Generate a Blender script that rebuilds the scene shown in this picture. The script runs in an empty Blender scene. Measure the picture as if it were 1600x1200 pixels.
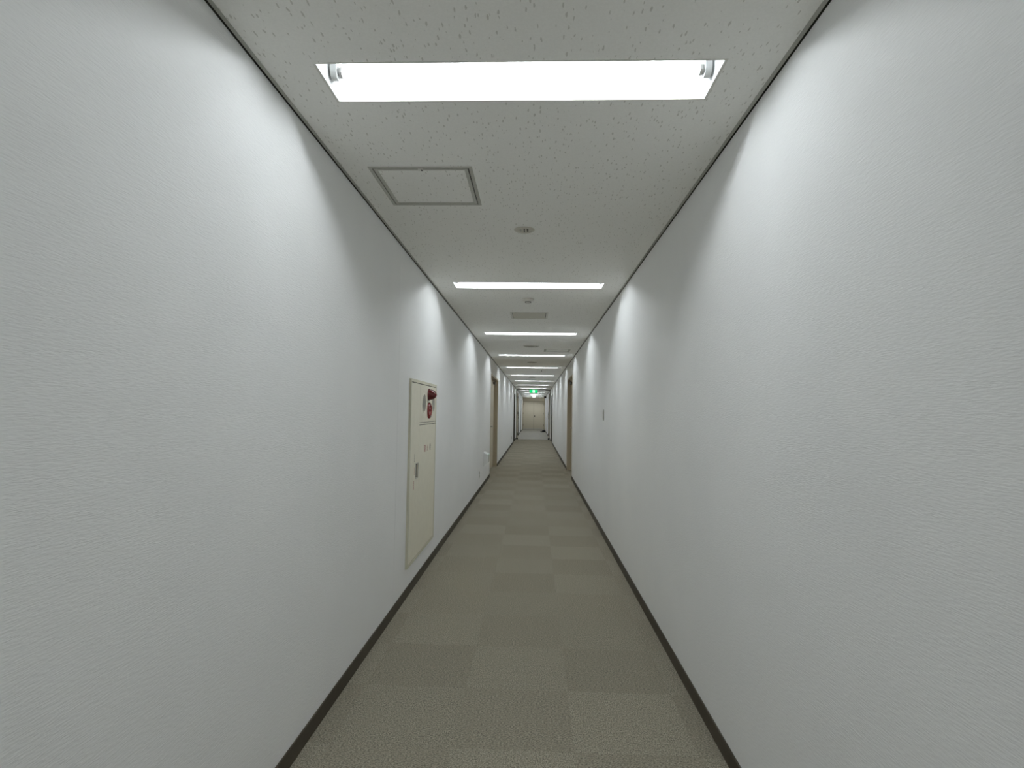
import bpy, bmesh, math, random
from mathutils import Matrix, Vector

random.seed(7)
sc = bpy.context.scene
COL = sc.collection

# ------------------------------------------------------------------ camera
H = 1.367                      # eye height
cam_d = bpy.data.cameras.new('camera')
cam = bpy.data.objects.new('camera', cam_d)
COL.objects.link(cam)
cam_d.sensor_fit = 'HORIZONTAL'
cam_d.sensor_width = 36.0
cam_d.lens = 881.43 / 1600 * 36
cam_d.clip_start = 0.02
cam_d.clip_end = 200
M3 = Matrix(((0.99908398, -0.01356256, 0.04058633),
             (0.03987144, -0.04937144, -0.99798433),
             (0.01553902, 0.9986884, -0.04878545)))
cam.matrix_world = Matrix.Translation((0, 0, H)) @ M3.to_4x4()
sc.camera = cam

# ------------------------------------------------------------------ world + exposure
w = bpy.data.worlds.new('world')
sc.world = w
w.use_nodes = True
w.node_tree.nodes['Background'].inputs[0].default_value = (0, 0, 0, 1)
w.node_tree.nodes['Background'].inputs[1].default_value = 0.0
sc.view_settings.view_transform = 'Standard'
sc.view_settings.look = 'None'
sc.view_settings.gamma = 1.0
sc.view_settings.use_curve_mapping = False
sc.view_settings.exposure = 0.42
TUBE_POWER = 38.5              # emission strength of each fluorescent tube
TUBE_COLOR = (0.945, 1.0, 1.03)
sc.cycles.max_bounces = 12
sc.cycles.sample_clamp_indirect = 3.0
sc.cycles.diffuse_bounces = 10     # light bounces many times along the pale corridor

# ------------------------------------------------------------------ dimensions
XL, XR = -0.920, 0.780
XC = (XL + XR) / 2
ZC = 2.481
Y0, Y1 = -6.0, 43.2
YF = 28.3                      # fire door line
BB = 0.068                     # baseboard height

# ------------------------------------------------------------------ materials
def nodes(name):
    m = bpy.data.materials.new(name)
    m.use_nodes = True
    nt = m.node_tree
    return m, nt, nt.nodes['Principled BSDF']

def N(nt, t, **kw):
    n = nt.nodes.new(t)
    for k, v in kw.items():
        setattr(n, k, v)
    return n

def plain(name, col, rough=0.5, metal=0.0, noise=0.04, scale=60, spec=0.5):
    m, nt, b = nodes(name)
    tc = N(nt, 'ShaderNodeTexCoord')
    no = N(nt, 'ShaderNodeTexNoise')
    no.inputs['Scale'].default_value = scale
    nt.links.new(tc.outputs['Object'], no.inputs['Vector'])
    rp = N(nt, 'ShaderNodeValToRGB')
    rp.color_ramp.elements[0].position = 0.3
    rp.color_ramp.elements[1].position = 0.7
    rp.color_ramp.elements[0].color = tuple(c * (1 - noise) for c in col) + (1,)
    rp.color_ramp.elements[1].color = tuple(min(1, c * (1 + noise)) for c in col) + (1,)
    nt.links.new(no.outputs['Fac'], rp.inputs['Fac'])
    nt.links.new(rp.outputs['Color'], b.inputs['Base Color'])
    b.inputs['Roughness'].default_value = rough
    b.inputs['Metallic'].default_value = metal
    b.inputs['Specular IOR Level'].default_value = spec
    return m

def emit(name, col, strength):
    m, nt, b = nodes(name)
    b.inputs['Base Color'].default_value = tuple(col) + (1,)
    b.inputs['Emission Color'].default_value = tuple(col) + (1,)
    b.inputs['Emission Strength'].default_value = strength
    return m

def mat_wallpaper():
    m, nt, b = nodes('vinyl_wallpaper')
    ge = N(nt, 'ShaderNodeNewGeometry')
    mp = N(nt, 'ShaderNodeMapping')
    mp.inputs['Scale'].default_value = (42, 42, 290)     # fine sideways ribs
    nt.links.new(ge.outputs['Position'], mp.inputs['Vector'])
    n1 = N(nt, 'ShaderNodeTexNoise')
    n1.inputs['Scale'].default_value = 1.0
    n1.inputs['Detail'].default_value = 2.0
    nt.links.new(mp.outputs['Vector'], n1.inputs['Vector'])
    n2 = N(nt, 'ShaderNodeTexNoise')
    n2.inputs['Scale'].default_value = 2.2
    nt.links.new(ge.outputs['Position'], n2.inputs['Vector'])
    rp = N(nt, 'ShaderNodeValToRGB')
    rp.color_ramp.elements[0].position = 0.35
    rp.color_ramp.elements[1].position = 0.65
    rp.color_ramp.elements[0].color = (0.880, 0.885, 0.885, 1)
    rp.color_ramp.elements[1].color = (0.898, 0.902, 0.900, 1)
    nt.links.new(n2.outputs['Fac'], rp.inputs['Fac'])
    nt.links.new(rp.outputs['Color'], b.inputs['Base Color'])
    bp = N(nt, 'ShaderNodeBump')
    bp.inputs['Strength'].default_value = 0.6
    bp.inputs['Distance'].default_value = 0.0020
    nt.links.new(n1.outputs['Fac'], bp.inputs['Height'])
    nt.links.new(bp.outputs['Normal'], b.inputs['Normal'])
    b.inputs['Roughness'].default_value = 0.75
    b.inputs['Specular IOR Level'].default_value = 0.25
    return m

def mat_ceiling():
    m, nt, b = nodes('rock_wool_ceiling_board')
    ge = N(nt, 'ShaderNodeNewGeometry')
    mp = N(nt, 'ShaderNodeMapping')
    mp.inputs['Scale'].default_value = (120, 34, 1)
    nt.links.new(ge.outputs['Position'], mp.inputs['Vector'])
    wob = N(nt, 'ShaderNodeTexNoise')
    wob.inputs['Scale'].default_value = 1.3
    nt.links.new(mp.outputs['Vector'], wob.inputs['Vector'])
    mx = N(nt, 'ShaderNodeMixRGB', blend_type='ADD')
    mx.inputs['Fac'].default_value = 0.8
    nt.links.new(mp.outputs['Vector'], mx.inputs['Color1'])
    nt.links.new(wob.outputs['Color'], mx.inputs['Color2'])
    vo = N(nt, 'ShaderNodeTexVoronoi')
    vo.inputs['Scale'].default_value = 0.75
    nt.links.new(mx.outputs['Color'], vo.inputs['Vector'])
    # only some cells carry a worm hole, its shade painted as darker colour
    gate = N(nt, 'ShaderNodeSeparateColor')
    nt.links.new(vo.outputs['Color'], gate.inputs['Color'])
    thr = N(nt, 'ShaderNodeMath', operation='MULTIPLY')
    nt.links.new(gate.outputs['Red'], thr.inputs[0])
    thr.inputs[1].default_value = 0.30
    lt = N(nt, 'ShaderNodeMath', operation='LESS_THAN')
    nt.links.new(vo.outputs['Distance'], lt.inputs[0])
    nt.links.new(thr.outputs[0], lt.inputs[1])
    no = N(nt, 'ShaderNodeTexNoise')
    no.inputs['Scale'].default_value = 140
    nt.links.new(ge.outputs['Position'], no.inputs['Vector'])
    rp = N(nt, 'ShaderNodeValToRGB')
    rp.color_ramp.elements[0].position = 0.3
    rp.color_ramp.elements[1].position = 0.7
    rp.color_ramp.elements[0].color = (0.850, 0.845, 0.810, 1)
    rp.color_ramp.elements[1].color = (0.885, 0.880, 0.845, 1)
    nt.links.new(no.outputs['Fac'], rp.inputs['Fac'])
    mc = N(nt, 'ShaderNodeMixRGB')
    mc.inputs['Color2'].default_value = (0.64, 0.63, 0.585, 1)
    nt.links.new(lt.outputs[0], mc.inputs['Fac'])
    nt.links.new(rp.outputs['Color'], mc.inputs['Color1'])
    nt.links.new(mc.outputs['Color'], b.inputs['Base Color'])
    b.inputs['Roughness'].default_value = 0.9
    b.inputs['Specular IOR Level'].default_value = 0.1
    return m

def mat_carpet(name, c0, c1, turn):
    m, nt, b = nodes(name)
    ge = N(nt, 'ShaderNodeNewGeometry')
    mp = N(nt, 'ShaderNodeMapping')
    mp.inputs['Scale'].default_value = (210, 120, 150) if not turn else (120, 210, 150)
    nt.links.new(ge.outputs['Position'], mp.inputs['Vector'])
    no = N(nt, 'ShaderNodeTexNoise')
    no.inputs['Scale'].default_value = 1.0
    no.inputs['Detail'].default_value = 4.0
    no.inputs['Roughness'].default_value = 0.7
    nt.links.new(mp.outputs['Vector'], no.inputs['Vector'])
    rp = N(nt, 'ShaderNodeValToRGB')
    rp.color_ramp.elements[0].position = 0.36
    rp.color_ramp.elements[1].position = 0.66
    rp.color_ramp.elements[0].color = c0 + (1,)
    rp.color_ramp.elements[1].color = c1 + (1,)
    nt.links.new(no.outputs['Fac'], rp.inputs['Fac'])
    # every tile its own slight dye lot
    oi = N(nt, 'ShaderNodeObjectInfo')
    mr = N(nt, 'ShaderNodeMapRange')
    mr.inputs['To Min'].default_value = 0.955
    mr.inputs['To Max'].default_value = 1.045
    nt.links.new(oi.outputs['Random'], mr.inputs['Value'])
    hs = N(nt, 'ShaderNodeHueSaturation')
    nt.links.new(mr.outputs['Result'], hs.inputs['Value'])
    nt.links.new(rp.outputs['Color'], hs.inputs['Color'])
    nt.links.new(hs.outputs['Color'], b.inputs['Base Color'])
    bp = N(nt, 'ShaderNodeBump')
    bp.inputs['Strength'].default_value = 0.5
    bp.inputs['Distance'].default_value = 0.002
    nt.links.new(no.outputs['Fac'], bp.inputs['Height'])
    nt.links.new(bp.outputs['Normal'], b.inputs['Normal'])
    b.inputs['Roughness'].default_value = 0.95
    b.inputs['Specular IOR Level'].default_value = 0.1
    return m

WALLP = mat_wallpaper()
CEIL = mat_ceiling()
CARPET_A = mat_carpet('carpet_nap_along', (0.120, 0.108, 0.083), (0.530, 0.485, 0.388), False)
CARPET_B = mat_carpet('carpet_nap_across', (0.114, 0.102, 0.078), (0.492, 0.448, 0.357), True)
VINYL = plain('grey_vinyl_floor', (0.29, 0.275, 0.235), rough=0.5, noise=0.03, scale=8, spec=0.2)
BASEB = plain('dark_brown_vinyl_baseboard', (0.052, 0.041, 0.026), rough=0.55, noise=0.10, scale=30)
EDGE = plain('grey_edge_trim', (0.42, 0.42, 0.38), rough=0.6, noise=0.03)
DARKGAP = plain('dark_gap_shade', (0.050, 0.047, 0.036), rough=0.9)  # near-black colour: the shade inside gaps is painted in
BEIGE = plain('beige_painted_steel', (0.62, 0.565, 0.45), rough=0.45, noise=0.02)
BEIGE_F = plain('beige_painted_frame', (0.51, 0.445, 0.335), rough=0.45, noise=0.02)
PANELC = plain('cream_painted_cabinet', (0.83, 0.795, 0.665), rough=0.45, noise=0.02, scale=15)
PANELE = plain('cream_edge_shaded', (0.66, 0.64, 0.52), rough=0.5, noise=0.02)  # cabinet cream darkened; shading of the edge is put into the colour
GREY = plain('grey_aluminium_frame', (0.46, 0.455, 0.41), rough=0.5, metal=0.0, noise=0.04)
GREYL = plain('light_grey_plate', (0.68, 0.67, 0.62), rough=0.6, noise=0.03)
HATCH2 = plain('grey_beige_hatch_plate', (0.60, 0.58, 0.51), rough=0.6, noise=0.03)
BLACK = plain('black_matte', (0.012, 0.012, 0.011), rough=0.7, noise=0.2)
DARK = plain('dark_bronze_metal', (0.060, 0.053, 0.042), rough=0.5, noise=0.1)
STEEL = plain('satin_steel', (0.55, 0.54, 0.52), rough=0.3, metal=0.9, noise=0.03)
WHITEM = plain('white_enamel_reflector', (0.66, 0.67, 0.67), rough=0.5, noise=0.01)
WHITEP = plain('white_plastic', (0.80, 0.81, 0.80), rough=0.35, noise=0.02)
GLOSSW = plain('glossy_white_plastic', (0.88, 0.90, 0.88), rough=0.08, noise=0.01, spec=0.8)
REDG = plain('red_glossy_lens', (0.10, 0.004, 0.006), rough=0.06, noise=0.1, spec=0.8)
REDP = plain('red_plastic', (0.22, 0.018, 0.020), rough=0.2, noise=0.1)
REDT = plain('red_print', (0.42, 0.10, 0.09), rough=0.6)
PINKT = plain('faded_red_print_and_highlight', (0.52, 0.33, 0.27), rough=0.6)
GREYT = plain('grey_print', (0.24, 0.21, 0.17), rough=0.6)
TUBE = emit('fluorescent_tube_glass', TUBE_COLOR, TUBE_POWER)
GREENE = emit('exit_sign_green_panel', (0.0, 0.36, 0.10), 1.5)
WHITEE = emit('exit_sign_white_panel', (0.75, 1.0, 0.80), 1.1)
BLUEW = emit('lit_white_sign_panel', (0.85, 0.95, 1.0), 2.2)

# ------------------------------------------------------------------ mesh helpers
class MB:
    def __init__(self):
        self.bm = bmesh.new()

    def box(self, x0, x1, y0, y1, z0, z1):
        v = [self.bm.verts.new(c) for c in ((x0, y0, z0), (x1, y0, z0), (x1, y1, z0), (x0, y1, z0),
                                            (x0, y0, z1), (x1, y0, z1), (x1, y1, z1), (x0, y1, z1))]
        for f in ((0, 3, 2, 1), (4, 5, 6, 7), (0, 1, 5, 4), (1, 2, 6, 5), (2, 3, 7, 6), (3, 0, 4, 7)):
            self.bm.faces.new([v[i] for i in f])
        return self

    def bevel(self, w, seg=2):
        bmesh.ops.bevel(self.bm, geom=list(self.bm.edges), offset=w, segments=seg, affect='EDGES', profile=0.5)
        return self

    def prism(self, pts, axis, a0, a1):
        """closed 2-D outline extruded along axis"""
        def P(p, a):
            if axis == 'x': return (a, p[0], p[1])
            if axis == 'y': return (p[0], a, p[1])
            return (p[0], p[1], a)
        A = [self.bm.verts.new(P(p, a0)) for p in pts]
        B = [self.bm.verts.new(P(p, a1)) for p in pts]
        n = len(pts)
        self.bm.faces.new(A)
        self.bm.faces.new(B[::-1])
        for i in range(n):
            self.bm.faces.new((A[i], B[i], B[(i + 1) % n], A[(i + 1) % n]))
        return self

    def lathe(self, prof, axis, c, n=32):
        """profile [(radius, height)] turned about axis through c"""
        rings = []
        for r, h in prof:
            ring = []
            for i in range(n):
                a = 2 * math.pi * i / n
                p, q = r * math.cos(a), r * math.sin(a)
                if axis == 'z': co = (c[0] + p, c[1] + q, c[2] + h)
                elif axis == 'x': co = (c[0] + h, c[1] + p, c[2] + q)
                else: co = (c[0] + p, c[1] + h, c[2] + q)
                ring.append(self.bm.verts.new(co))
            rings.append(ring)
        for a, b_ in zip(rings, rings[1:]):
            for i in range(n):
                self.bm.faces.new((a[i], a[(i + 1) % n], b_[(i + 1) % n], b_[i]))
        self.bm.faces.new(rings[0][::-1])
        self.bm.faces.new(rings[-1])
        return self

    def tube(self, a, b_, r, n=12):
        a, b_ = Vector(a), Vector(b_)
        d = (b_ - a).normalized()
        s = Vector((0, 0, 1)) if abs(d.z) < 0.9 else Vector((1, 0, 0))
        u = d.cross(s).normalized(); v = d.cross(u)
        A, B = [], []
        for i in range(n):
            t = 2 * math.pi * i / n
            o = (u * math.cos(t) + v * math.sin(t)) * r
            A.append(self.bm.verts.new(a + o)); B.append(self.bm.verts.new(b_ + o))
        for i in range(n):
            self.bm.faces.new((A[i], A[(i + 1) % n], B[(i + 1) % n], B[i]))
        self.bm.faces.new(A[::-1]); self.bm.faces.new(B)
        return self

    def mesh(self, name, mat, smooth=False):
        bmesh.ops.recalc_face_normals(self.bm, faces=list(self.bm.faces))
        me = bpy.data.meshes.new(name)
        self.bm.to_mesh(me); self.bm.free()
        me.materials.append(mat)
        if smooth:
            for p in me.polygons: p.use_smooth = True
            try: me.set_sharp_from_angle(angle=math.radians(35))
            except Exception: pass
        return me

    def build(self, name, mat, parent=None, smooth=False):
        return link(name, self.mesh(name, mat, smooth), parent)

def link(name, me, parent=None):
    o = bpy.data.objects.new(name, me)
    COL.objects.link(o)
    if parent:
        o.parent = parent
        bpy.context.view_layer.update()
        o.matrix_parent_inverse = Matrix.Identity(4)
    return o

def empty(name, loc):
    o = bpy.data.objects.new(name, None)
    o.empty_display_size = 0.1
    o.location = loc
    COL.objects.link(o)
    return o

def tag(o, label=None, cat=None, group=None, kind=None):
    if label: o['label'] = label
    if cat: o['category'] = cat
    if group: o['group'] = group
    if kind: o['kind'] = kind
    return o

def cells(a, b_, holes):
    """split rectangle a=(u0,u1), b=(v0,v1) into cells outside the holes (u0,u1,v0,v1), merged along v"""
    vs = sorted(set([b_[0], b_[1]] + [max(b_[0], min(b_[1], h[k])) for h in holes for k in (2, 3)]))
    out = []
    for v0, v1 in zip(vs, vs[1:]):
        m = (v0 + v1) / 2
        cuts = sorted([(h[0], h[1]) for h in holes if h[2] < m < h[3]])
        u = a[0]
        for c0, c1 in cuts:
            if c0 > u: out.append((u, c0, v0, v1))
            u = max(u, c1)
        if u < a[1]: out.append((u, a[1], v0, v1))
    return out

def rel(o):
    """shift of a part's world coordinates into its parent's space"""
    return o.location

# ------------------------------------------------------------------ layout
LAMP_Y = [1.856 + 3.085 * k for k in range(-2, 14)]
LL, LW = 1.310, 0.220                        # lamp opening
LX0, LX1 = XC - LL / 2, XC + LL / 2
DOOR = (11.78, 14.08)                         # near pair of doors
DOOR_B = (24.95, 26.45)
DOOR_C = (31.9, 33.0)
DOOR_D = (37.4, 38.5)
DOOR_R = (34.8, 36.0)
HEAD = 2.160
HATCH = [(-0.542, 2.753, 0.482), (-0.076, 6.50, 0.43), (0.39, 10.18, 0.47)]
SEAM = (3.766, 3.7695)
REC = 0.085                                  # how deep the doors sit

# ------------------------------------------------------------------ floor and carpet tiles
TT = 0.006
mb = MB(); mb.box(XL - 0.35, XR + 0.35, Y0, YF + 0.02, -0.15, -TT)
floor = mb.build('floor', CARPET_A); tag(floor, 'greyish brown carpet tile floor of the corridor', kind='structure')
mb = MB(); mb.box(XL - 0.35, XR + 0.35, YF + 0.02, Y1 + 0.2, -0.15, 0.0)
fl2 = mb.build('floor_vinyl', VINYL); tag(fl2, 'pale grey vinyl floor beyond the fire door frame', kind='structure')

SX = [XL, -0.82, -0.32, 0.18, 0.68, XR]
def tile_mesh(x0, x1, mat):
    hx, hy = (x1 - x0) / 2 - 0.0001, 0.25 - 0.0001
    c = 0.0006
    bm = bmesh.new()
    rings = [(hx, hy, -TT), (hx, hy, -c), (hx - c, hy - c, 0)]
    vs = [[bm.verts.new((sx * a, sy * b_, z)) for sx, sy in ((-1, -1), (1, -1), (1, 1), (-1, 1))] for a, b_, z in rings]
    for p, q in zip(vs, vs[1:]):
        for i in range(4):
            bm.faces.new((p[i], p[(i + 1) % 4], q[(i + 1) % 4], q[i]))
    bm.faces.new(vs[-1])
    me = bpy.data.meshes.new('carpet_tile'); bm.to_mesh(me); bm.free()
    me.materials.append(mat)
    return me
tile_me = [[tile_mesh(a, b_, m) for m in (CARPET_A, CARPET_B)] for a, b_ in zip(SX, SX[1:])]
y = 4.85 - 0.5 * 10
r_ = 0
while y < YF - 0.3:
    for c_ in range(5):
        o = bpy.data.objects.new('carpet_tile', tile_me[c_][(r_ + c_) % 2])
        COL.objects.link(o)
        o.location = ((SX[c_] + SX[c_ + 1]) / 2, y + 0.25, 0)
        o.parent = floor
    y += 0.5; r_ += 1

# ------------------------------------------------------------------ ceiling
holes = [(LX0, LX1, yy - LW / 2, yy + LW / 2) for yy in LAMP_Y]
holes += [(hx - hs / 2 + 0.004, hx + hs / 2 - 0.004, hy - hs / 2 + 0.004, hy + hs / 2 - 0.004) for hx, hy, hs in HATCH]
GAP, TRW = 0.006, 0.015
mb = MB()
for u0, u1, v0, v1 in cells((XL + GAP + TRW, XR - GAP - TRW), (Y0, Y1), holes):
    mb.box(u0, u1, v0, v1, ZC, ZC + 0.012)
ceil = mb.build('ceiling', CEIL); tag(ceil, 'off-white rock wool board ceiling with small dark flecks', kind='structure')
mb = MB(); mb.box(XL - 0.35, XR + 0.35, Y0, Y1 + 0.2, ZC + 0.30, ZC + 0.35)
slab = mb.build('ceiling_slab', DARKGAP); tag(slab, 'hidden slab above the ceiling boards', kind='structure')

for k, (s, x0) in enumerate(((1, XL), (-1, XR))):
    mb = MB()
    xa, xb = sorted((x0 + s * GAP, x0 + s * (GAP + TRW)))
    mb.box(xa, xb, Y0, Y1, ZC + 0.001, ZC + 0.02)
    xa, xb = sorted((x0 + s * (GAP + TRW - 0.004), x0 + s * (GAP + TRW)))
    mb.box(xa, xb, Y0, Y1, ZC - 0.0015, ZC + 0.001)
    t = mb.build('trim_%d' % (k + 1), EDGE)
    tag(t, 'thin grey edge trim where the ceiling meets the %s wall' % ('left' if s > 0 else 'right'), kind='structure')
    mb = MB()
    xa, xb = sorted((x0 - s * 0.02, x0 + s * GAP))
    mb.box(xa, xb, Y0, Y1, ZC + 0.012, ZC + 0.02)
    xa, xb = sorted((x0 - s * 0.02, x0 - s * 0.001))
    mb.box(xa, xb, Y0, Y1, ZC - 0.001, ZC + 0.012)
    mb.build('painted_gap_shade', DARKGAP, t)  # added dark strip; its colour stands for the shade in the ceiling gap

# ------------------------------------------------------------------ walls
def wall(name, x0, s, doors, seams, label):
    """s=+1 left wall (faces +x); backing plus hung panels as parts"""
    holes = [(d[0], d[1], 0.0, hd) for d, hd in doors]
    mb = MB()
    xa, xb = sorted((x0 - s * 0.30, x0 - s * 0.27))
    mb.box(xa, xb, Y0, Y1 + 0.1, -0.1, ZC + 0.30)
    o = mb.build(name, DARKGAP); tag(o, label, kind='structure')
    cuts = [Y0] + [q for sm in seams for q in sm] + [Y1]
    for a, b_ in zip(cuts[::2], cuts[1::2]):
        mb = MB()
        hs = [h for h in holes if h[0] < b_ and h[1] > a]
        for u0, u1, v0, v1 in cells((a, b_), (0.0, ZC - 0.001), hs):
            xa, xb = sorted((x0, x0 - s * 0.12))
            mb.box(xa, xb, u0, u1, v0, v1)
        mb.build('wall_panel', WALLP, o)
    return o

dl = [(DOOR, HEAD), (DOOR_B, HEAD), (DOOR_C, HEAD), (DOOR_D, HEAD)]
dr = [((11.72, 13.52), HEAD), (DOOR_B, HEAD), (DOOR_R, HEAD)]
wall('wall_left', XL, 1, dl, [SEAM], 'white ribbed vinyl wallpaper wall on the left with one thin vertical joint')
wall('wall_right', XR, -1, dr, [(-0.5, -0.4975)], 'white ribbed vinyl wallpaper wall on the right')
mb = MB(); mb.box(XL - 0.3, XR + 0.3, Y1, Y1 + 0.1, -0.1, ZC + 0.3)
wf = mb.build('wall_far', WALLP); tag(wf, 'end wall of the corridor behind the beige double door', kind='structure')
mb = MB(); mb.box(XL - 0.3, XR + 0.3, Y0 - 0.1, Y0, -0.1, ZC + 0.3)
wb = mb.build('wall_back', WALLP); tag(wb, 'white wall closing the corridor behind the viewer', kind='structure')

def baseboard(name, x0, s, doors, label):
    mb = MB()
    ys = [Y0] + [q for d in doors for q in d] + [Y1]
    for a, b_ in zip(ys[::2], ys[1::2]):
        if s > 0: pts = [(x0, 0), (x0 + .0075, 0), (x0 + .006, .006), (x0 + .006, BB - .003), (x0 + .004, BB), (x0, BB)]
        else: pts = [(x0, 0), (x0 - .0075, 0), (x0 - .006, .006), (x0 - .006, BB - .003), (x0 - .004, BB), (x0, BB)]
        mb.prism(pts, 'y', a, b_)
    o = mb.build(name, BASEB); tag(o, label, kind='structure')
baseboard('baseboard_left', XL, 1, [d[0] for d in dl], 'dark brown vinyl baseboard along the left wall')
baseboard('baseboard_right', XR, -1, [d[0] for d in dr], 'dark brown vinyl baseboard along the right wall')

# ------------------------------------------------------------------ recessed fluorescent lights
ORD = ['nearest', 'second', 'third', 'fourth', 'fifth', 'sixth', 'seventh', 'eighth', 'ninth', 'tenth',
       'eleventh', 'twelfth', 'thirteenth', 'fourteenth']
def lamp_meshes():
    hw, hl, D = LW / 2, LL / 2, 0.100
    t = 0.002
    prof = [(-hw, 0), (-0.085, 0.088), (-0.055, D), (0.055, D), (0.085, 0.088), (hw, 0)]     # reflector section (y,z)
    m = {}
    mb = MB()
    out = [(p[0] * 1.02, p[1] + t) for p in prof]
    ring = prof + out[::-1]
    mb.prism(ring, 'x', -hl, hl)
    m['reflector'] = mb.mesh('reflector', WHITEM)
    for s in (-1, 1):
        mb = MB()
        xa, xb = sorted((s * hl, s * (hl - t)))
        mb.prism([(-hw, 0.0), (-0.085, 0.088), (-0.055, D), (0.055, D), (0.085, 0.088), (hw, 0.0)], 'x', xa, xb)
        m['end%d' % s] = mb.mesh('end_plate', WHITEM)
    mb = MB()                                   # thin rim lying against the ceiling
    for x0, x1, y0, y1 in ((-hl - .007, hl + .007, -hw - .007, -hw), (-hl - .007, hl + .007, hw, hw + .007),
                           (-hl - .007, -hl, -hw, hw), (hl, hl + .007, -hw, hw)):
        mb.box(x0, x1, y0, y1, -0.0008, 0.0)
    m['rim'] = mb.mesh('rim', GREYL)
    ty, tz = 0.020, 0.050
    te = hl - .047
    stations = [-te, -te + .04, -te + .10, -te + .20, -te + .34, -0.16, 0.0, 0.16, te - .34, te - .20, te - .10, te - .04, te]
    mb = MB(); mb.lathe([(0.0125, -te - .002)] + [(0.0160, q) for q in stations] + [(0.0125, te + .002)], 'x', (0, ty, tz), 10)
    m['tube'] = mb.mesh('tube', TUBE, True)
    for s in (-1, 1):
        mb = MB()
        # holder: rounded block hanging from the top, with a slot collar
        pts = []
        for i in range(13):
            a = math.pi + math.pi * i / 12
            pts.append((ty + 0.026 * math.cos(a), tz + 0.026 * math.sin(a)))
        pts += [(ty + 0.026, D), (ty - 0.026, D)]
        xa, xb = sorted((s * (hl - .008), s * (hl - .030)))
        mb.prism(pts, 'x', xa, xb)
        m['sock%d' % s] = mb.mesh('lamp_holder', WHITEP, True)
        mb = MB()
        xa, xb = sorted((s * (hl - .034), s * (hl - .046)))
        mb.lathe([(0.0165, xa), (0.0180, xa + .002), (0.0180, xb - .002), (0.0165, xb)], 'x', (0, ty, tz), 16)
        m['cap%d' % s] = mb.mesh('tube_cap', STEEL, True)
    return m
LM = lamp_meshes()
for k, yy in enumerate(LAMP_Y):
    e = empty('ceiling_light', (XC, yy, ZC))
    i = k - 2
    if i < 0:
        lab = 'recessed fluorescent light overhead behind the viewer' if i == -1 else 'recessed fluorescent light far behind the viewer'
    elif i == 0:
        lab = 'large nearest recessed fluorescent ceiling light before the access hatch'
    else:
        lab = '%s recessed fluorescent ceiling light counted from the viewer' % ORD[i]
    tag(e, lab, 'light', 'recessed fluorescent lights along the ceiling')
    for key in ('reflector', 'end-1', 'end1', 'rim', 'tube'):
        o = link(LM[key].name.split('.')[0], LM[key], e)
        if key == 'tube': tube_o = o; o['label'] = 'glowing white fluorescent tube'
    for s in (-1, 1):
        link('lamp_holder', LM['sock%d' % s], e)
        link('tube_cap', LM['cap%d' % s], tube_o)

# ------------------------------------------------------------------ ceiling hatches
def ring_mb(mb, cx, cy, so, si, z0, z1):
    a, b_ = so / 2, si / 2
    mb.box(cx - a, cx + a, cy - a, cy - b_, z0, z1)
    mb.box(cx - a, cx + a, cy + b_, cy + a, z0, z1)
    mb.box(cx - a, cx - b_, cy - b_, cy + b_, z0, z1)
    mb.box(cx + b_, cx + a, cy - b_, cy + b_, z0, z1)

def hatch(idx, fw, gap, iw, fm, im, pm, label, drop=0.0):
    hx, hy, hs = HATCH[idx]
    e = empty('access_hatch', (hx, hy, ZC)); tag(e, label, 'hatch', 'ceiling access hatches')
    mb = MB(); ring_mb(mb, 0, 0, hs, hs - 2 * fw, -0.002, 0.010); mb.build('outer_frame', fm, e)
    s2 = hs - 2 * fw - 2 * gap
    mb = MB(); ring_mb(mb, 0, 0, s2, s2 - 2 * iw, -0.002 - drop, 0.008); mb.build('inner_frame', im, e)
    s3 = s2 - 2 * iw
    mb = MB(); mb.box(-s3 / 2, s3 / 2, -s3 / 2, s3 / 2, -drop, 0.009); mb.build('hatch_panel', pm, e)
    mb = MB(); mb.box(-hs / 2, hs / 2, -hs / 2, hs / 2, 0.011, 0.016); mb.build('backing_board', BLACK, e)
    return e, s2
e, s2 = hatch(0, 0.016, 0.0055, 0.016, GREY, GREY, CEIL, 'grey framed square access hatch near the left wall after the nearest light')
mb = MB()
mb.box(-0.012, 0.012, -s2 / 2 - 0.002, -s2 / 2 + 0.016, -0.0045, 0.0)
lt = mb.build('latch', GREYL, e)
mb = MB(); mb.box(0.002, 0.008, -s2 / 2 + 0.002, -s2 / 2 + 0.014, -0.006, -0.0045); mb.build('latch_slot', BLACK, lt)
hatch(1, 0.022, 0.006, 0.012, GREYL, HATCH2, HATCH2, 'small beige metal access hatch on the corridor axis after the second light', drop=0.001)
hatch(2, 0.020, 0.003, 0.018, GREY, GREY, CEIL, 'grey framed access hatch near the right wall before the fourth light')

# ------------------------------------------------------------------ round ceiling devices
# flush disc with slots
e = empty('ceiling_disc', (-0.077, 3.408, ZC)); tag(e, 'small round flush ceiling disc with dark slots between the first two lights', 'ceiling disc')
mb = MB(); mb.lathe([(0.063, 0.0), (0.063, -0.002), (0.058, -0.005), (0.050, -0.005), (0.046, -0.002), (0.0455, 0.0)], 'z', (0, 0, 0), 40); mb.build('outer_ring', HATCH2, e, True)
mb = MB(); mb.lathe([(0.046, -0.0005), (0.044, -0.003), (0.0001, -0.004)], 'z', (0, 0, 0), 32); mb.build('inner_disc', HATCH2, e, True)
for x0, x1, d in ((-0.004, 0.004, 0.030), (0.014, 0.024, 0.022), (-0.028, -0.018, 0.018)):
    mb = MB(); mb.box(x0, x1, -d, d, -0.0065, -0.002); mb.bevel(0.001, 1); mb.build('slot', GREY if x0 < -0.01 else DARK, e)

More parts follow.
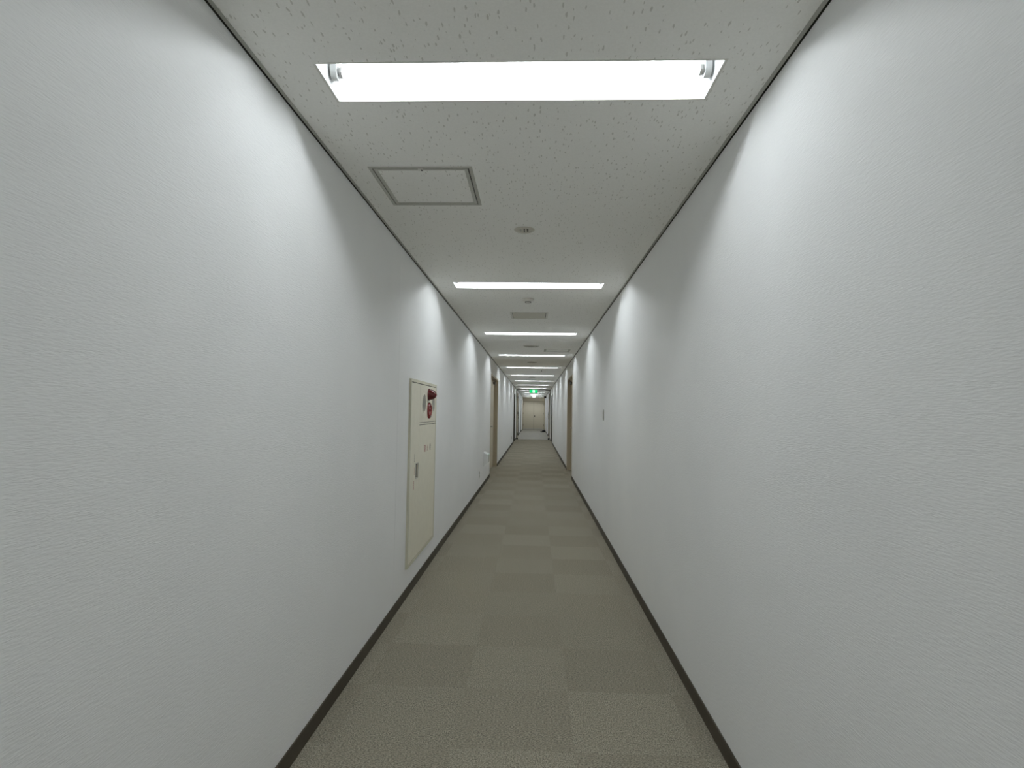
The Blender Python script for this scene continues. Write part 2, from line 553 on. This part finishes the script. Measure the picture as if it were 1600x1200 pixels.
# smoke detector
e = empty('smoke_detector', (-0.079, 5.53, ZC)); tag(e, 'small domed smoke detector hanging between the second light and the beige hatch', 'detector')
mb = MB(); mb.lathe([(0.058, 0.0), (0.058, -0.010), (0.054, -0.016), (0.036, -0.018)], 'z', (0, 0, 0), 36); mb.build('base', GREYL, e, True)
mb = MB(); mb.lathe([(0.036, -0.016), (0.034, -0.024), (0.030, -0.028)], 'z', (0, 0, 0), 32); bd = mb.build('body', GREYL, e, True)
for i in range(12):
    a = 2 * math.pi * (i + 0.5) / 12
    mb = MB(); mb.box(-0.0038, 0.0038, -0.004, 0.004, -0.038, -0.029)
    o = mb.build('vent_slot', BLACK, bd); o.rotation_euler = (0, 0, a + math.pi / 2); o.location = (0.026 * math.cos(a), 0.026 * math.sin(a), 0)
mb = MB(); mb.lathe([(0.0265, -0.027), (0.0265, -0.040), (0.020, -0.045), (0.008, -0.047)], 'z', (0, 0, 0), 32); mb.build('sensor_cap', GREYL, bd, True)

def round_vent(loc, r, label, dark):
    e = empty('round_ceiling_vent', loc); tag(e, label, 'vent', 'round vents along the ceiling axis')
    mb = MB(); mb.lathe([(r, 0.0), (r, -0.004), (r * 0.93, -0.010), (r * 0.84, -0.010), (r * 0.82, -0.002), (r * 0.815, 0.0)], 'z', (0, 0, 0), 40)
    mb.build('outer_ring', GREYL if not dark else GREY, e, True)
    mb = MB(); mb.lathe([(r * 0.818, -0.0002), (r * 0.8, -0.001), (0.0001, -0.001)], 'z', (0, 0, 0), 32); mb.build('throat', DARK, e, True)
    for q in (0.62, 0.40):
        mb = MB(); mb.lathe([(r * q, -0.004), (r * (q + .10), -0.012), (r * (q + .12), -0.012), (r * (q + .02), -0.003)], 'z', (0, 0, 0), 32); mb.build('cone', GREY, e, True)
    mb = MB(); mb.lathe([(r * 0.3, -0.006), (r * 0.28, -0.014), (0.0001, -0.016)], 'z', (0, 0, 0), 24); mb.build('core_disc', GREY, e, True)
round_vent((-0.07, 9.53, ZC), 0.135, 'wide round ceiling vent beside the right hand hatch', False)
round_vent((-0.07, 12.66, ZC), 0.110, 'dark round ceiling vent between the fourth and fifth lights', True)
round_vent((-0.10, 18.40, ZC), 0.110, 'round ceiling vent between the sixth and seventh lights', True)
round_vent((-0.07, 24.75, ZC), 0.110, 'round ceiling vent between the eighth and ninth lights', True)

e = empty('sprinkler_head', (0.168, 14.93, ZC)); tag(e, 'tiny dark sprinkler head just beyond the fifth ceiling light', 'sprinkler')
mb = MB(); mb.lathe([(0.030, 0.0), (0.028, -0.004), (0.010, -0.006)], 'z', (0, 0, 0), 24); mb.build('escutcheon', GREYL, e, True)
mb = MB(); mb.lathe([(0.009, -0.004), (0.009, -0.030), (0.006, -0.040)], 'z', (0, 0, 0), 16); mb.build('nozzle', DARK, e, True)
mb = MB(); mb.lathe([(0.004, -0.040), (0.018, -0.046), (0.018, -0.048), (0.004, -0.049)], 'z', (0, 0, 0), 16); mb.build('deflector', DARK, e, True)

# ------------------------------------------------------------------ fire hydrant / alarm cabinet on the left wall
CY0, CY1, CZ0, CZ1 = 4.100, 5.165, 0.215, 1.600
PT = 0.016
e = empty('fire_hydrant_cabinet', (XL, (CY0 + CY1) / 2, CZ0))
tag(e, 'cream wall cabinet with red alarm lamp and red call button on the left wall', 'cabinet')
ox, oy, oz = e.location
def C(mb, name, mat, parent=e, smooth=False):
    """parts are modelled in world coordinates; move them into the cabinet's space"""
    bmesh.ops.translate(mb.bm, vec=(-ox, -oy, -oz), verts=list(mb.bm.verts))
    return mb.build(name, mat, parent, smooth)
mb = MB()
fr = 0.022
mb.box(XL, XL + PT, CY0, CY0 + fr, CZ0, CZ1)
mb.box(XL, XL + PT, CY1 - fr, CY1, CZ0, CZ1)
mb.box(XL, XL + PT, CY0 + fr, CY1 - fr, CZ1 - fr, CZ1)
mb.box(XL, XL + PT, CY0 + fr, CY1 - fr, CZ0, CZ0 + fr)
C(mb, 'cabinet_frame', PANELE)
mb = MB(); mb.box(XL, XL + 0.004, CY0 + fr, CY1 - fr, CZ0 + fr, CZ1 - fr); C(mb, 'back_plate', DARK)
g = 0.0035
ya, yb, ym = CY0 + fr, CY1 - fr, 4.425
zt = CZ1 - fr - 0.006
mb = MB(); mb.box(XL + 0.004, XL + PT - 0.001, ym + 0.002, yb - g, 1.270, zt).bevel(0.001, 1); ap = C(mb, 'alarm_plate', PANELC)
mb = MB(); mb.box(XL + 0.004, XL + PT - 0.002, ym + 0.002, yb - g, 1.252, 1.266); C(mb, 'divider_bar', PANELC)
mb = MB()
hy0, hy1, hz0, hz1 = 4.310, 4.402, 0.845, 0.955      # handle opening in the door
for u0, u1, v0, v1 in cells((ya + g, ym), (CZ0 + fr + g, zt), [(hy0, hy1, hz0, hz1)]):
    mb.box(XL + 0.004, XL + PT - 0.001, u0, u1, v0, v1)
sidep = C(mb, 'side_plate', PANELC)
mb = MB(); mb.box(XL + 0.004, XL + PT - 0.001, ym + 0.0012, yb - g, CZ0 + fr + g, 1.246).bevel(0.001, 1); door = C(mb, 'cabinet_door', PANELC)
mb = MB(); mb.box(XL + 0.0042, XL + 0.006, hy0, hy1, hz0, hz1); C(mb, 'handle_recess', DARK, sidep)
mb = MB(); mb.box(XL + 0.006, XL + 0.014, hy0 + 0.012, hy1 - 0.035, hz0 + 0.01, hz1 - 0.01).bevel(0.002, 1); C(mb, 'flap_handle', GREYT, sidep)
mb = MB()
for u0, u1, v0, v1 in ((hy0 - .005, hy0, hz0 - .005, hz1 + .005), (hy1, hy1 + .005, hz0 - .005, hz1 + .005), (hy0, hy1, hz0 - .005, hz0), (hy0, hy1, hz1, hz1 + .005)):
    mb.box(XL + PT - 0.001, XL + PT + 0.002, u0, u1, v0, v1)
C(mb, 'handle_bezel', GREYL, sidep)
XF = XL + PT - 0.001
# round louvred grilles either side of lamp and button
for gy in (4.590, 5.005):
    mb = MB(); mb.lathe([(0.080, 0.0), (0.080, 0.001), (0.076, 0.003), (0.070, 0.003), (0.070, 0.0)], 'x', (XF, gy, 1.425), 32); gr = C(mb, 'speaker_grille', PANELC, ap, True)
    for j in range(-6, 7):
        zz = 1.425 + j * 0.0105
        hwid = math.sqrt(max(0, 0.068 ** 2 - (zz - 1.425) ** 2))
        mb = MB(); mb.box(XF + 0.0002, XF + 0.0022, gy - hwid, gy + hwid, zz - 0.0028, zz + 0.0028); o = C(mb, 'grille_slat', HATCH2, ap)
# red alarm lamp: bezel and bullet dome
mb = MB(); mb.lathe([(0.052, 0.0), (0.052, 0.008), (0.047, 0.012), (0.040, 0.012)], 'x', (XF, 4.783, 1.500), 36); lb = C(mb, 'lamp_base', REDG, ap, True)
prof = [(0.046, 0.010)]
for i in range(1, 13):
    a = (math.pi / 2) * i / 12
    prof.append((max(0.0004, 0.046 * math.cos(a) ** 1.1 if i < 12 else 0.0004), 0.010 + 0.060 * math.sin(a)))
mb = MB(); mb.lathe(prof, 'x', (XF, 4.783, 1.500), 36); ld = C(mb, 'lamp_dome', REDG, ap, True); ld['label'] = 'dark red glossy dome lamp'
# red push button: ring and inner disc
mb = MB(); mb.lathe([(0.069, 0.0), (0.069, 0.008), (0.064, 0.015), (0.052, 0.018), (0.046, 0.014), (0.045, 0.006)], 'x', (XF, 4.800, 1.365), 40); br = C(mb, 'button_ring', REDP, ap, True); br['label'] = 'red call button ring'
mb = MB(); mb.lathe([(0.0455, 0.004), (0.0455, 0.008), (0.0001, 0.010)], 'x', (XF, 4.800, 1.365), 32); C(mb, 'button_cover', PINKT, ap, True)  # pink tone paints the button's highlight into the cover colour
mb = MB(); mb.lathe([(0.012, 0.008), (0.012, 0.014), (0.0001, 0.016)], 'x', (XF, 4.800, 1.365), 20); C(mb, 'push_button', REDP, ap, True)

def text_part(s, size, loc, mat, name, parent):
    cu = bpy.data.curves.new(name, 'FONT')
    cu.body = s; cu.size = size; cu.align_x = 'CENTER'; cu.align_y = 'CENTER'
    cu.extrude = 0.0003; cu.resolution_u = 2
    t = bpy.data.objects.new(name, cu); COL.objects.link(t)
    dg = bpy.context.evaluated_depsgraph_get()
    me = bpy.data.meshes.new_from_object(t.evaluated_get(dg))
    bpy.data.objects.remove(t)
    me.materials.clear(); me.materials.append(mat)
    # face +x, reading direction +y
    R = Matrix(((0, 0, 1, 0), (1, 0, 0, 0), (0, 1, 0, 0), (0, 0, 0, 1)))
    me.transform(R)
    me.transform(Matrix.Translation((loc[0] - ox, loc[1] - oy, loc[2] - oz)))
    return link(name, me, parent)
for ch, yy, m in (('\u6d88', 4.669, REDT), ('\u706b', 4.783, PINKT), ('\u6813', 4.899, GREYT)):
    text_part(ch, 0.062, (XF + 0.0005, yy, 1.046), m, 'printed_character', door)
# small upright lines of print beside the handle (too small to read in the photograph)
for yy, z0, z1, m in ((4.272, 0.973, 1.036, GREYT), (4.272, 0.876, 0.935, PINKT), (4.262, 0.767, 0.835, REDT)):
    mb = MB(); n = 5
    for i in range(n):
        za = z0 + (z1 - z0) * i / n; h_ = (z1 - z0) / n * 0.72
        mb.box(XF, XF + 0.0006, yy - 0.007, yy + 0.007, za, za + h_ * 0.22)
        mb.box(XF, XF + 0.0006, yy - 0.007, yy + 0.007, za + h_ * 0.45, za + h_ * 0.62)
        mb.box(XF, XF + 0.0006, yy - 0.0015, yy + 0.0015, za, za + h_)
        mb.box(XF, XF + 0.0006, yy - 0.007, yy + 0.007, za + h_ * 0.85, za + h_)
    C(mb, 'printed_line', m, sidep)

# ------------------------------------------------------------------ wall plates and small box
def wall_plate(x0, s, y, z, label, name):
    e = empty(name, (x0, y, z)); tag(e, label, 'wall plate')
    mb = MB(); xa, xb = sorted((0, s * 0.006)); mb.box(xa, xb, -0.036, 0.036, -0.060, 0.060).bevel(0.002, 1); mb.build('cover_plate', GREY, e)
    for dz in (-0.022, 0.022):
        mb = MB(); xa, xb = sorted((s * 0.005, s * 0.0085)); mb.box(xa, xb, -0.012, 0.012, dz - 0.016, dz + 0.016); mb.build('insert', DARK, e)
wall_plate(XR, -1, 6.41, 1.344, 'dark grey wall plate at chest height on the right wall', 'switch_plate')
wall_plate(XL, 1, 9.54, 0.295, 'dark grey outlet plate low on the left wall before the white box', 'outlet_plate')
wall_plate(XL, 1, 23.2, 0.30, 'small outlet plate low on the left wall before the far door', 'outlet_plate')

e = empty('wall_box', (XL, 10.45, 0.36)); tag(e, 'small white box mounted low on the left wall just before the door', 'box')
mb = MB(); mb.prism([(0.0, 0.0), (0.075, 0.06), (0.080, 0.215), (0.0, 0.255)], 'y', -0.15, 0.15); mb.build('casing', WHITEP, e)
mb = MB(); mb.prism([(0.076, 0.062), (0.086, 0.066), (0.090, 0.205), (0.0805, 0.212)], 'y', -0.135, 0.135); mb.build('front_cover', GLOSSW, e)
mb = MB(); mb.box(0.0, 0.06, -0.17, -0.15, 0.215, 0.232); mb.build('bracket', WHITEP, e)

# ------------------------------------------------------------------ doors in the side walls
dn = [0]
def side_door(x0, s, d, head, label, double=True, frame=BEIGE_F, leafm=BEIGE, handle_at=0.32, hz=1.03):
    dn[0] += 1
    y0, y1 = d
    e = empty('door_%d' % dn[0], (x0, (y0 + y1) / 2, 0)); tag(e, label, kind='structure')
    def X(a, b_): return sorted((s * a, s * b_))
    L = (y1 - y0) / 2
    j = 0.034
    # frame: stepped jambs and head, thin lip on the wall face
    mb = MB()
    for sg in (-1, 1):
        ya, yb = sorted((sg * L, sg * (L - j)))
        xa, xb = X(-0.115, 0.003); mb.box(xa, xb, ya, yb, 0, head)
        ya, yb = sorted((sg * (L - j), sg * (L - j - 0.012)))
        xa, xb = X(-0.115, -0.088); mb.box(xa, xb, ya, yb, 0, head - j)
    xa, xb = X(-0.115, 0.003); mb.box(xa, xb, -L + j, L - j, head - j, head)
    xa, xb = X(-0.115, -0.088); mb.box(xa, xb, -L + j + 0.012, L - j - 0.012, head - j - 0.012, head - j)
    mb.build('door_frame', frame, e)
    a, b_ = -L + j + 0.014, L - j - 0.014
    split = a + 0.27 * (b_ - a) if double else None
    spans = [(a, split - 0.003), (split + 0.003, b_)] if double else [(a, b_)]
    for k, (p, q) in enumerate(spans):
        xa, xb = X(-0.115, -0.098)
        mb = MB(); mb.box(xa, xb, p, q, 0.008, head - j - 0.016).bevel(0.002, 1)
        lf = mb.build('door_leaf', leafm, e)
    hy = (split if double else a) + 0.07
    xa, xb = X(-0.099, -0.085); mb = MB(); mb.box(xa, xb, hy - 0.025, hy + 0.025, hz - 0.08, hz + 0.08).bevel(0.002, 1); ro = mb.build('handle_plate', DARK, lf)
    mb = MB(); mb.tube((s * -0.090, hy, hz), (s * -0.014, hy, hz), 0.014); mb.tube((s * -0.018, hy - 0.012, hz), (s * -0.018, hy + 0.115, hz), 0.016); mb.build('lever_handle', STEEL, lf, True)
    mb = MB(); xa, xb = X(-0.099, -0.045); mb.box(xa, xb, b_ - 0.34, b_ - 0.08, head - j - 0.100, head - j - 0.045).bevel(0.004, 1); cl = mb.build('door_closer', DARK, lf)
    mb = MB(); mb.tube((s * -0.060, b_ - 0.2, head - j - 0.040), (s * -0.020, b_ - 0.42, head - j - 0.022), 0.008); mb.build('closer_arm', DARK, lf, True)
    mb = MB(); xa, xb = X(-0.26, -0.115); mb.box(xa, xb, -L, L, 0.0, head); mb.build('dark_core', DARKGAP, e)
    return e
side_door(XL, 1, DOOR, HEAD, 'beige steel door in its recess on the left wall past the white box')
side_door(XR, -1, (11.72, 13.52), HEAD, 'beige steel door in its recess on the right wall, nearest')
side_door(XL, 1, DOOR_B, HEAD, 'second beige door on the left wall before the fire door frame', frame=DARK, leafm=BEIGE_F)
side_door(XR, -1, DOOR_B, HEAD, 'second beige door on the right wall before the fire door frame', frame=DARK, leafm=BEIGE_F)
side_door(XL, 1, DOOR_C, HEAD, 'dark framed door on the left wall beyond the fire door frame', False, DARK, DARK)
side_door(XL, 1, DOOR_D, HEAD, 'last dark framed door on the left wall near the corridor end', False, DARK, BEIGE_F)
side_door(XR, -1, DOOR_R, HEAD, 'pale door on the right wall beyond the fire door frame', False, GREYL, WHITEP)

# ------------------------------------------------------------------ fire door frame and its two opened leaves
e = empty('fire_door_frame', (XC, YF, 0)); tag(e, 'dark steel fire door frame spanning the corridor behind the exit sign', 'door frame')
mb = MB(); mb.box(XL - XC, XR - XC, -0.05, 0.05, ZC - 0.030, ZC); mb.build('header', DARK, e)
for s in (-1, 1):
    xa, xb = sorted((s * 0.85, s * 0.815))
    mb = MB(); mb.box(xa, xb, -0.05, 0.05, 0, ZC - 0.030); mb.build('jamb', EDGE, e)
mb = MB(); mb.box(-0.815, 0.815, -0.04, 0.04, 0.0, 0.005).bevel(0.001, 1); mb.build('threshold_strip', STEEL, e)
for s, x0, nm in ((1, XL, 'left'), (-1, XR, 'right')):
    e = empty('fire_door_leaf', (x0 + s * 0.055, YF + 0.1, 0)); tag(e, 'fire door leaf folded open against the %s wall' % nm, 'door', 'open fire door leaves')
    mb = MB(); mb.box(-0.02, 0.02, 0.0, 0.78, 0.012, 2.30).bevel(0.002, 1); mb.build('leaf_panel', BEIGE_F, e)
    mb = MB(); xa, xb = sorted((s * 0.020, s * 0.028)); mb.box(xa, xb, 0.62, 0.70, 1.00, 1.25); mb.build('handle_plate', BLACK, e)
    mb = MB(); mb.tube((s * 0.024, 0.66, 1.12), (s * 0.07, 0.66, 1.12), 0.011); mb.tube((s * 0.066, 0.66, 1.12), (s * 0.066, 0.54, 1.12), 0.011); mb.build('lever_handle', STEEL, e, True)
    for zz in (0.25, 1.3, 2.1):
        mb = MB(); mb.tube((s * 0.026, -0.008, zz - 0.06), (s * 0.026, -0.008, zz + 0.06), 0.012); mb.build('hinge', DARK, e, True)
    e = empty('door_stop', (x0 + s * 0.075, YF - 0.16, 0)); tag(e, 'black door stop on the floor by the %s fire door leaf' % nm, 'door stop', 'black floor door stops')
    mb = MB(); mb.lathe([(0.045, 0.0), (0.045, 0.008), (0.030, 0.016), (0.026, 0.060), (0.018, 0.075), (0.0001, 0.078)], 'z', (0, 0, 0), 20); mb.build('stop_body', BLACK, e, True)
    mb = MB(); xa, xb = sorted((0.0, -s * 0.060)); mb.box(xa, xb, -0.012, 0.012, 0.035, 0.060); mb.build('catch_arm', BLACK, e)

# ------------------------------------------------------------------ exit sign
EY = 27.95
e = empty('exit_sign', (-0.062, EY, 2.30)); tag(e, 'green lit emergency exit sign hanging under the ceiling', 'sign')
mb = MB(); mb.box(-0.205, 0.205, 0.0, 0.045, 0.0, 0.165).bevel(0.004, 1); mb.build('housing', GREYL, e)
mb = MB(); mb.box(-0.197, 0.197, -0.004, 0.001, 0.006, 0.159); gp = mb.build('green_panel', GREENE, e); gp['label'] = 'lit green sign face'
mb = MB(); mb.box(-0.045, 0.060, -0.0055, -0.004, 0.020, 0.148); mb.build('white_doorway', WHITEE, e)
# running figure
mb = MB()
mb.lathe([(0.012, 0.0), (0.012, -0.002)], 'y', (0.012, -0.0055, 0.132), 16)
def limb(mb, a, b_, r):
    a, b_ = Vector(a), Vector(b_); d = (b_ - a).normalized(); n_ = Vector((-d[1], d[0])) * r
    mb.prism([tuple(a + n_), tuple(b_ + n_), tuple(b_ - n_), tuple(a - n_)], 'y', -0.0075, -0.0055)
limb(mb, (0.008, 0.118), (-0.002, 0.080), 0.010)
limb(mb, (0.002, 0.082), (-0.022, 0.066), 0.007); limb(mb, (-0.022, 0.066), (-0.026, 0.040), 0.006)
limb(mb, (0.000, 0.080), (0.022, 0.058), 0.007); limb(mb, (0.022, 0.058), (0.044, 0.048), 0.006)
limb(mb, (0.006, 0.114), (-0.022, 0.104), 0.005); limb(mb, (-0.022, 0.104), (-0.030, 0.088), 0.005)
limb(mb, (0.010, 0.114), (0.028, 0.096), 0.005); limb(mb, (0.028, 0.096), (0.044, 0.104), 0.005)
mb.build('running_figure', GREENE, e)
for x in (-0.14, 0.14):
    mb = MB(); mb.tube((x, 0.022, 0.165), (x, 0.022, ZC - 2.30), 0.008); mb.build('hanger', GREYL, e, True)

e = empty('hanging_sign', (-0.05, 35.0, 2.262)); tag(e, 'small white lit sign hanging beyond the green exit sign', 'sign')
mb = MB(); mb.box(-0.215, 0.215, -0.04, 0.04, 0.165, 0.200).bevel(0.004, 1); mb.build('lit_bar', BLUEW, e)
mb = MB(); mb.box(-0.085, 0.085, -0.015, 0.015, 0.0, 0.150).bevel(0.003, 1); mb.build('lit_panel', BLUEW, e)
mb = MB(); mb.box(-0.035, 0.035, -0.0165, -0.015, 0.070, 0.082); mb.build('grey_mark', GREY, e)
for x in (-0.06, 0.06):
    mb = MB(); mb.tube((x, 0, 0.148), (x, 0, ZC - 2.262), 0.006); mb.build('hanger', GREYL, e, True)

# ------------------------------------------------------------------ end double door
e = empty('door_8', (XC, Y1, 0)); tag(e, 'beige steel double door closing the corridor end', kind='structure')
mb = MB()
mb.box(-0.85, -0.79, -0.10, 0.0, 0, ZC); mb.box(0.79, 0.85, -0.10, 0.0, 0, ZC); mb.box(-0.79, 0.79, -0.10, 0.0, 2.16, 2.20)
mb.build('door_frame', BEIGE_F, e)
mb = MB(); mb.box(-0.79, 0.79, -0.08, 0.0, 2.205, ZC); mb.build('transom_panel', BEIGE, e)
mb = MB(); mb.box(-0.79, 0.79, -0.02, -0.002, 0.0, 2.16); mb.build('door_core', DARKGAP, e)
for s in (-1, 1):
    xa, xb = sorted((s * 0.003, s * 0.785))
    mb = MB(); mb.box(xa, xb, -0.07, -0.025, 0.01, 2.155).bevel(0.002, 1); lf = mb.build('door_leaf', BEIGE, e)
    for zz in (0.36, 1.25, 1.95):
        mb = MB(); mb.tube((s * 0.785, -0.076, zz - 0.07), (s * 0.785, -0.076, zz + 0.07), 0.014); mb.build('hinge', DARK, lf, True)
    xa, xb = sorted((s * 0.01, s * 0.78))
    mb = MB(); mb.box(xa, xb, -0.073, -0.070, 0.012, 0.12); mb.build('foot_band', HATCH2, lf)  # greyer band across the foot of the leaf
    if s > 0:
        mb = MB(); mb.lathe([(0.045, 0.0), (0.045, -0.006), (0.020, -0.010), (0.020, -0.05), (0.032, -0.06), (0.0001, -0.07)], 'y', (0.075, -0.070, 1.05), 24); mb.build('door_knob', DARK, lf, True)

# ------------------------------------------------------------------ black bundle on the floor and dark bracket up high
prof = [(-0.17, 0.0), (-0.17, 0.055), (-0.14, 0.060), (-0.11, 0.045), (-0.07, 0.055), (-0.03, 0.110), (0.01, 0.135), (0.045, 0.140),
        (0.075, 0.115), (0.105, 0.150), (0.14, 0.150), (0.165, 0.11), (0.17, 0.0)]
bm = bmesh.new(); rows = []
for k, (dy, sc_) in enumerate(((-0.11, 0.55), (-0.07, 0.88), (0.0, 1.0), (0.07, 0.9), (0.11, 0.6))):
    rows.append([bm.verts.new((x * (0.9 + 0.1 * sc_), dy, z * sc_)) for x, z in prof])
for a, b_ in zip(rows, rows[1:]):
    for i in range(len(prof) - 1):
        bm.faces.new((a[i], a[i + 1], b_[i + 1], b_[i]))
    bm.faces.new((a[-1], a[0], b_[0], b_[-1]))
bm.faces.new(rows[0]); bm.faces.new(rows[-1][::-1])
mb = MB(); mb.bm.free(); mb.bm = bm
e = empty('black_bag', (0.585, 38.6, 0)); tag(e, 'low lumpy black bag lying on the floor beside the right wall', 'bag')
mb.build('bag_body', BLACK, e, True)
mb = MB(); mb.tube((-0.06, 0, 0.05), (-0.02, -0.03, 0.135), 0.008); mb.tube((-0.02, -0.03, 0.135), (0.08, -0.03, 0.125), 0.008); mb.build('strap', BLACK, e, True)

e = empty('dark_box', (XR - 0.02, 38.2, 2.37)); tag(e, 'small dark box high on the right wall near the corridor end', 'box')
mb = MB(); mb.box(-0.13, 0.02, -0.06, 0.06, -0.06, 0.06).bevel(0.006, 1); mb.build('casing', DARK, e)
mb = MB(); mb.box(-0.115, 0.0, -0.064, -0.060, -0.045, 0.045); mb.build('front_grille', BLACK, e)
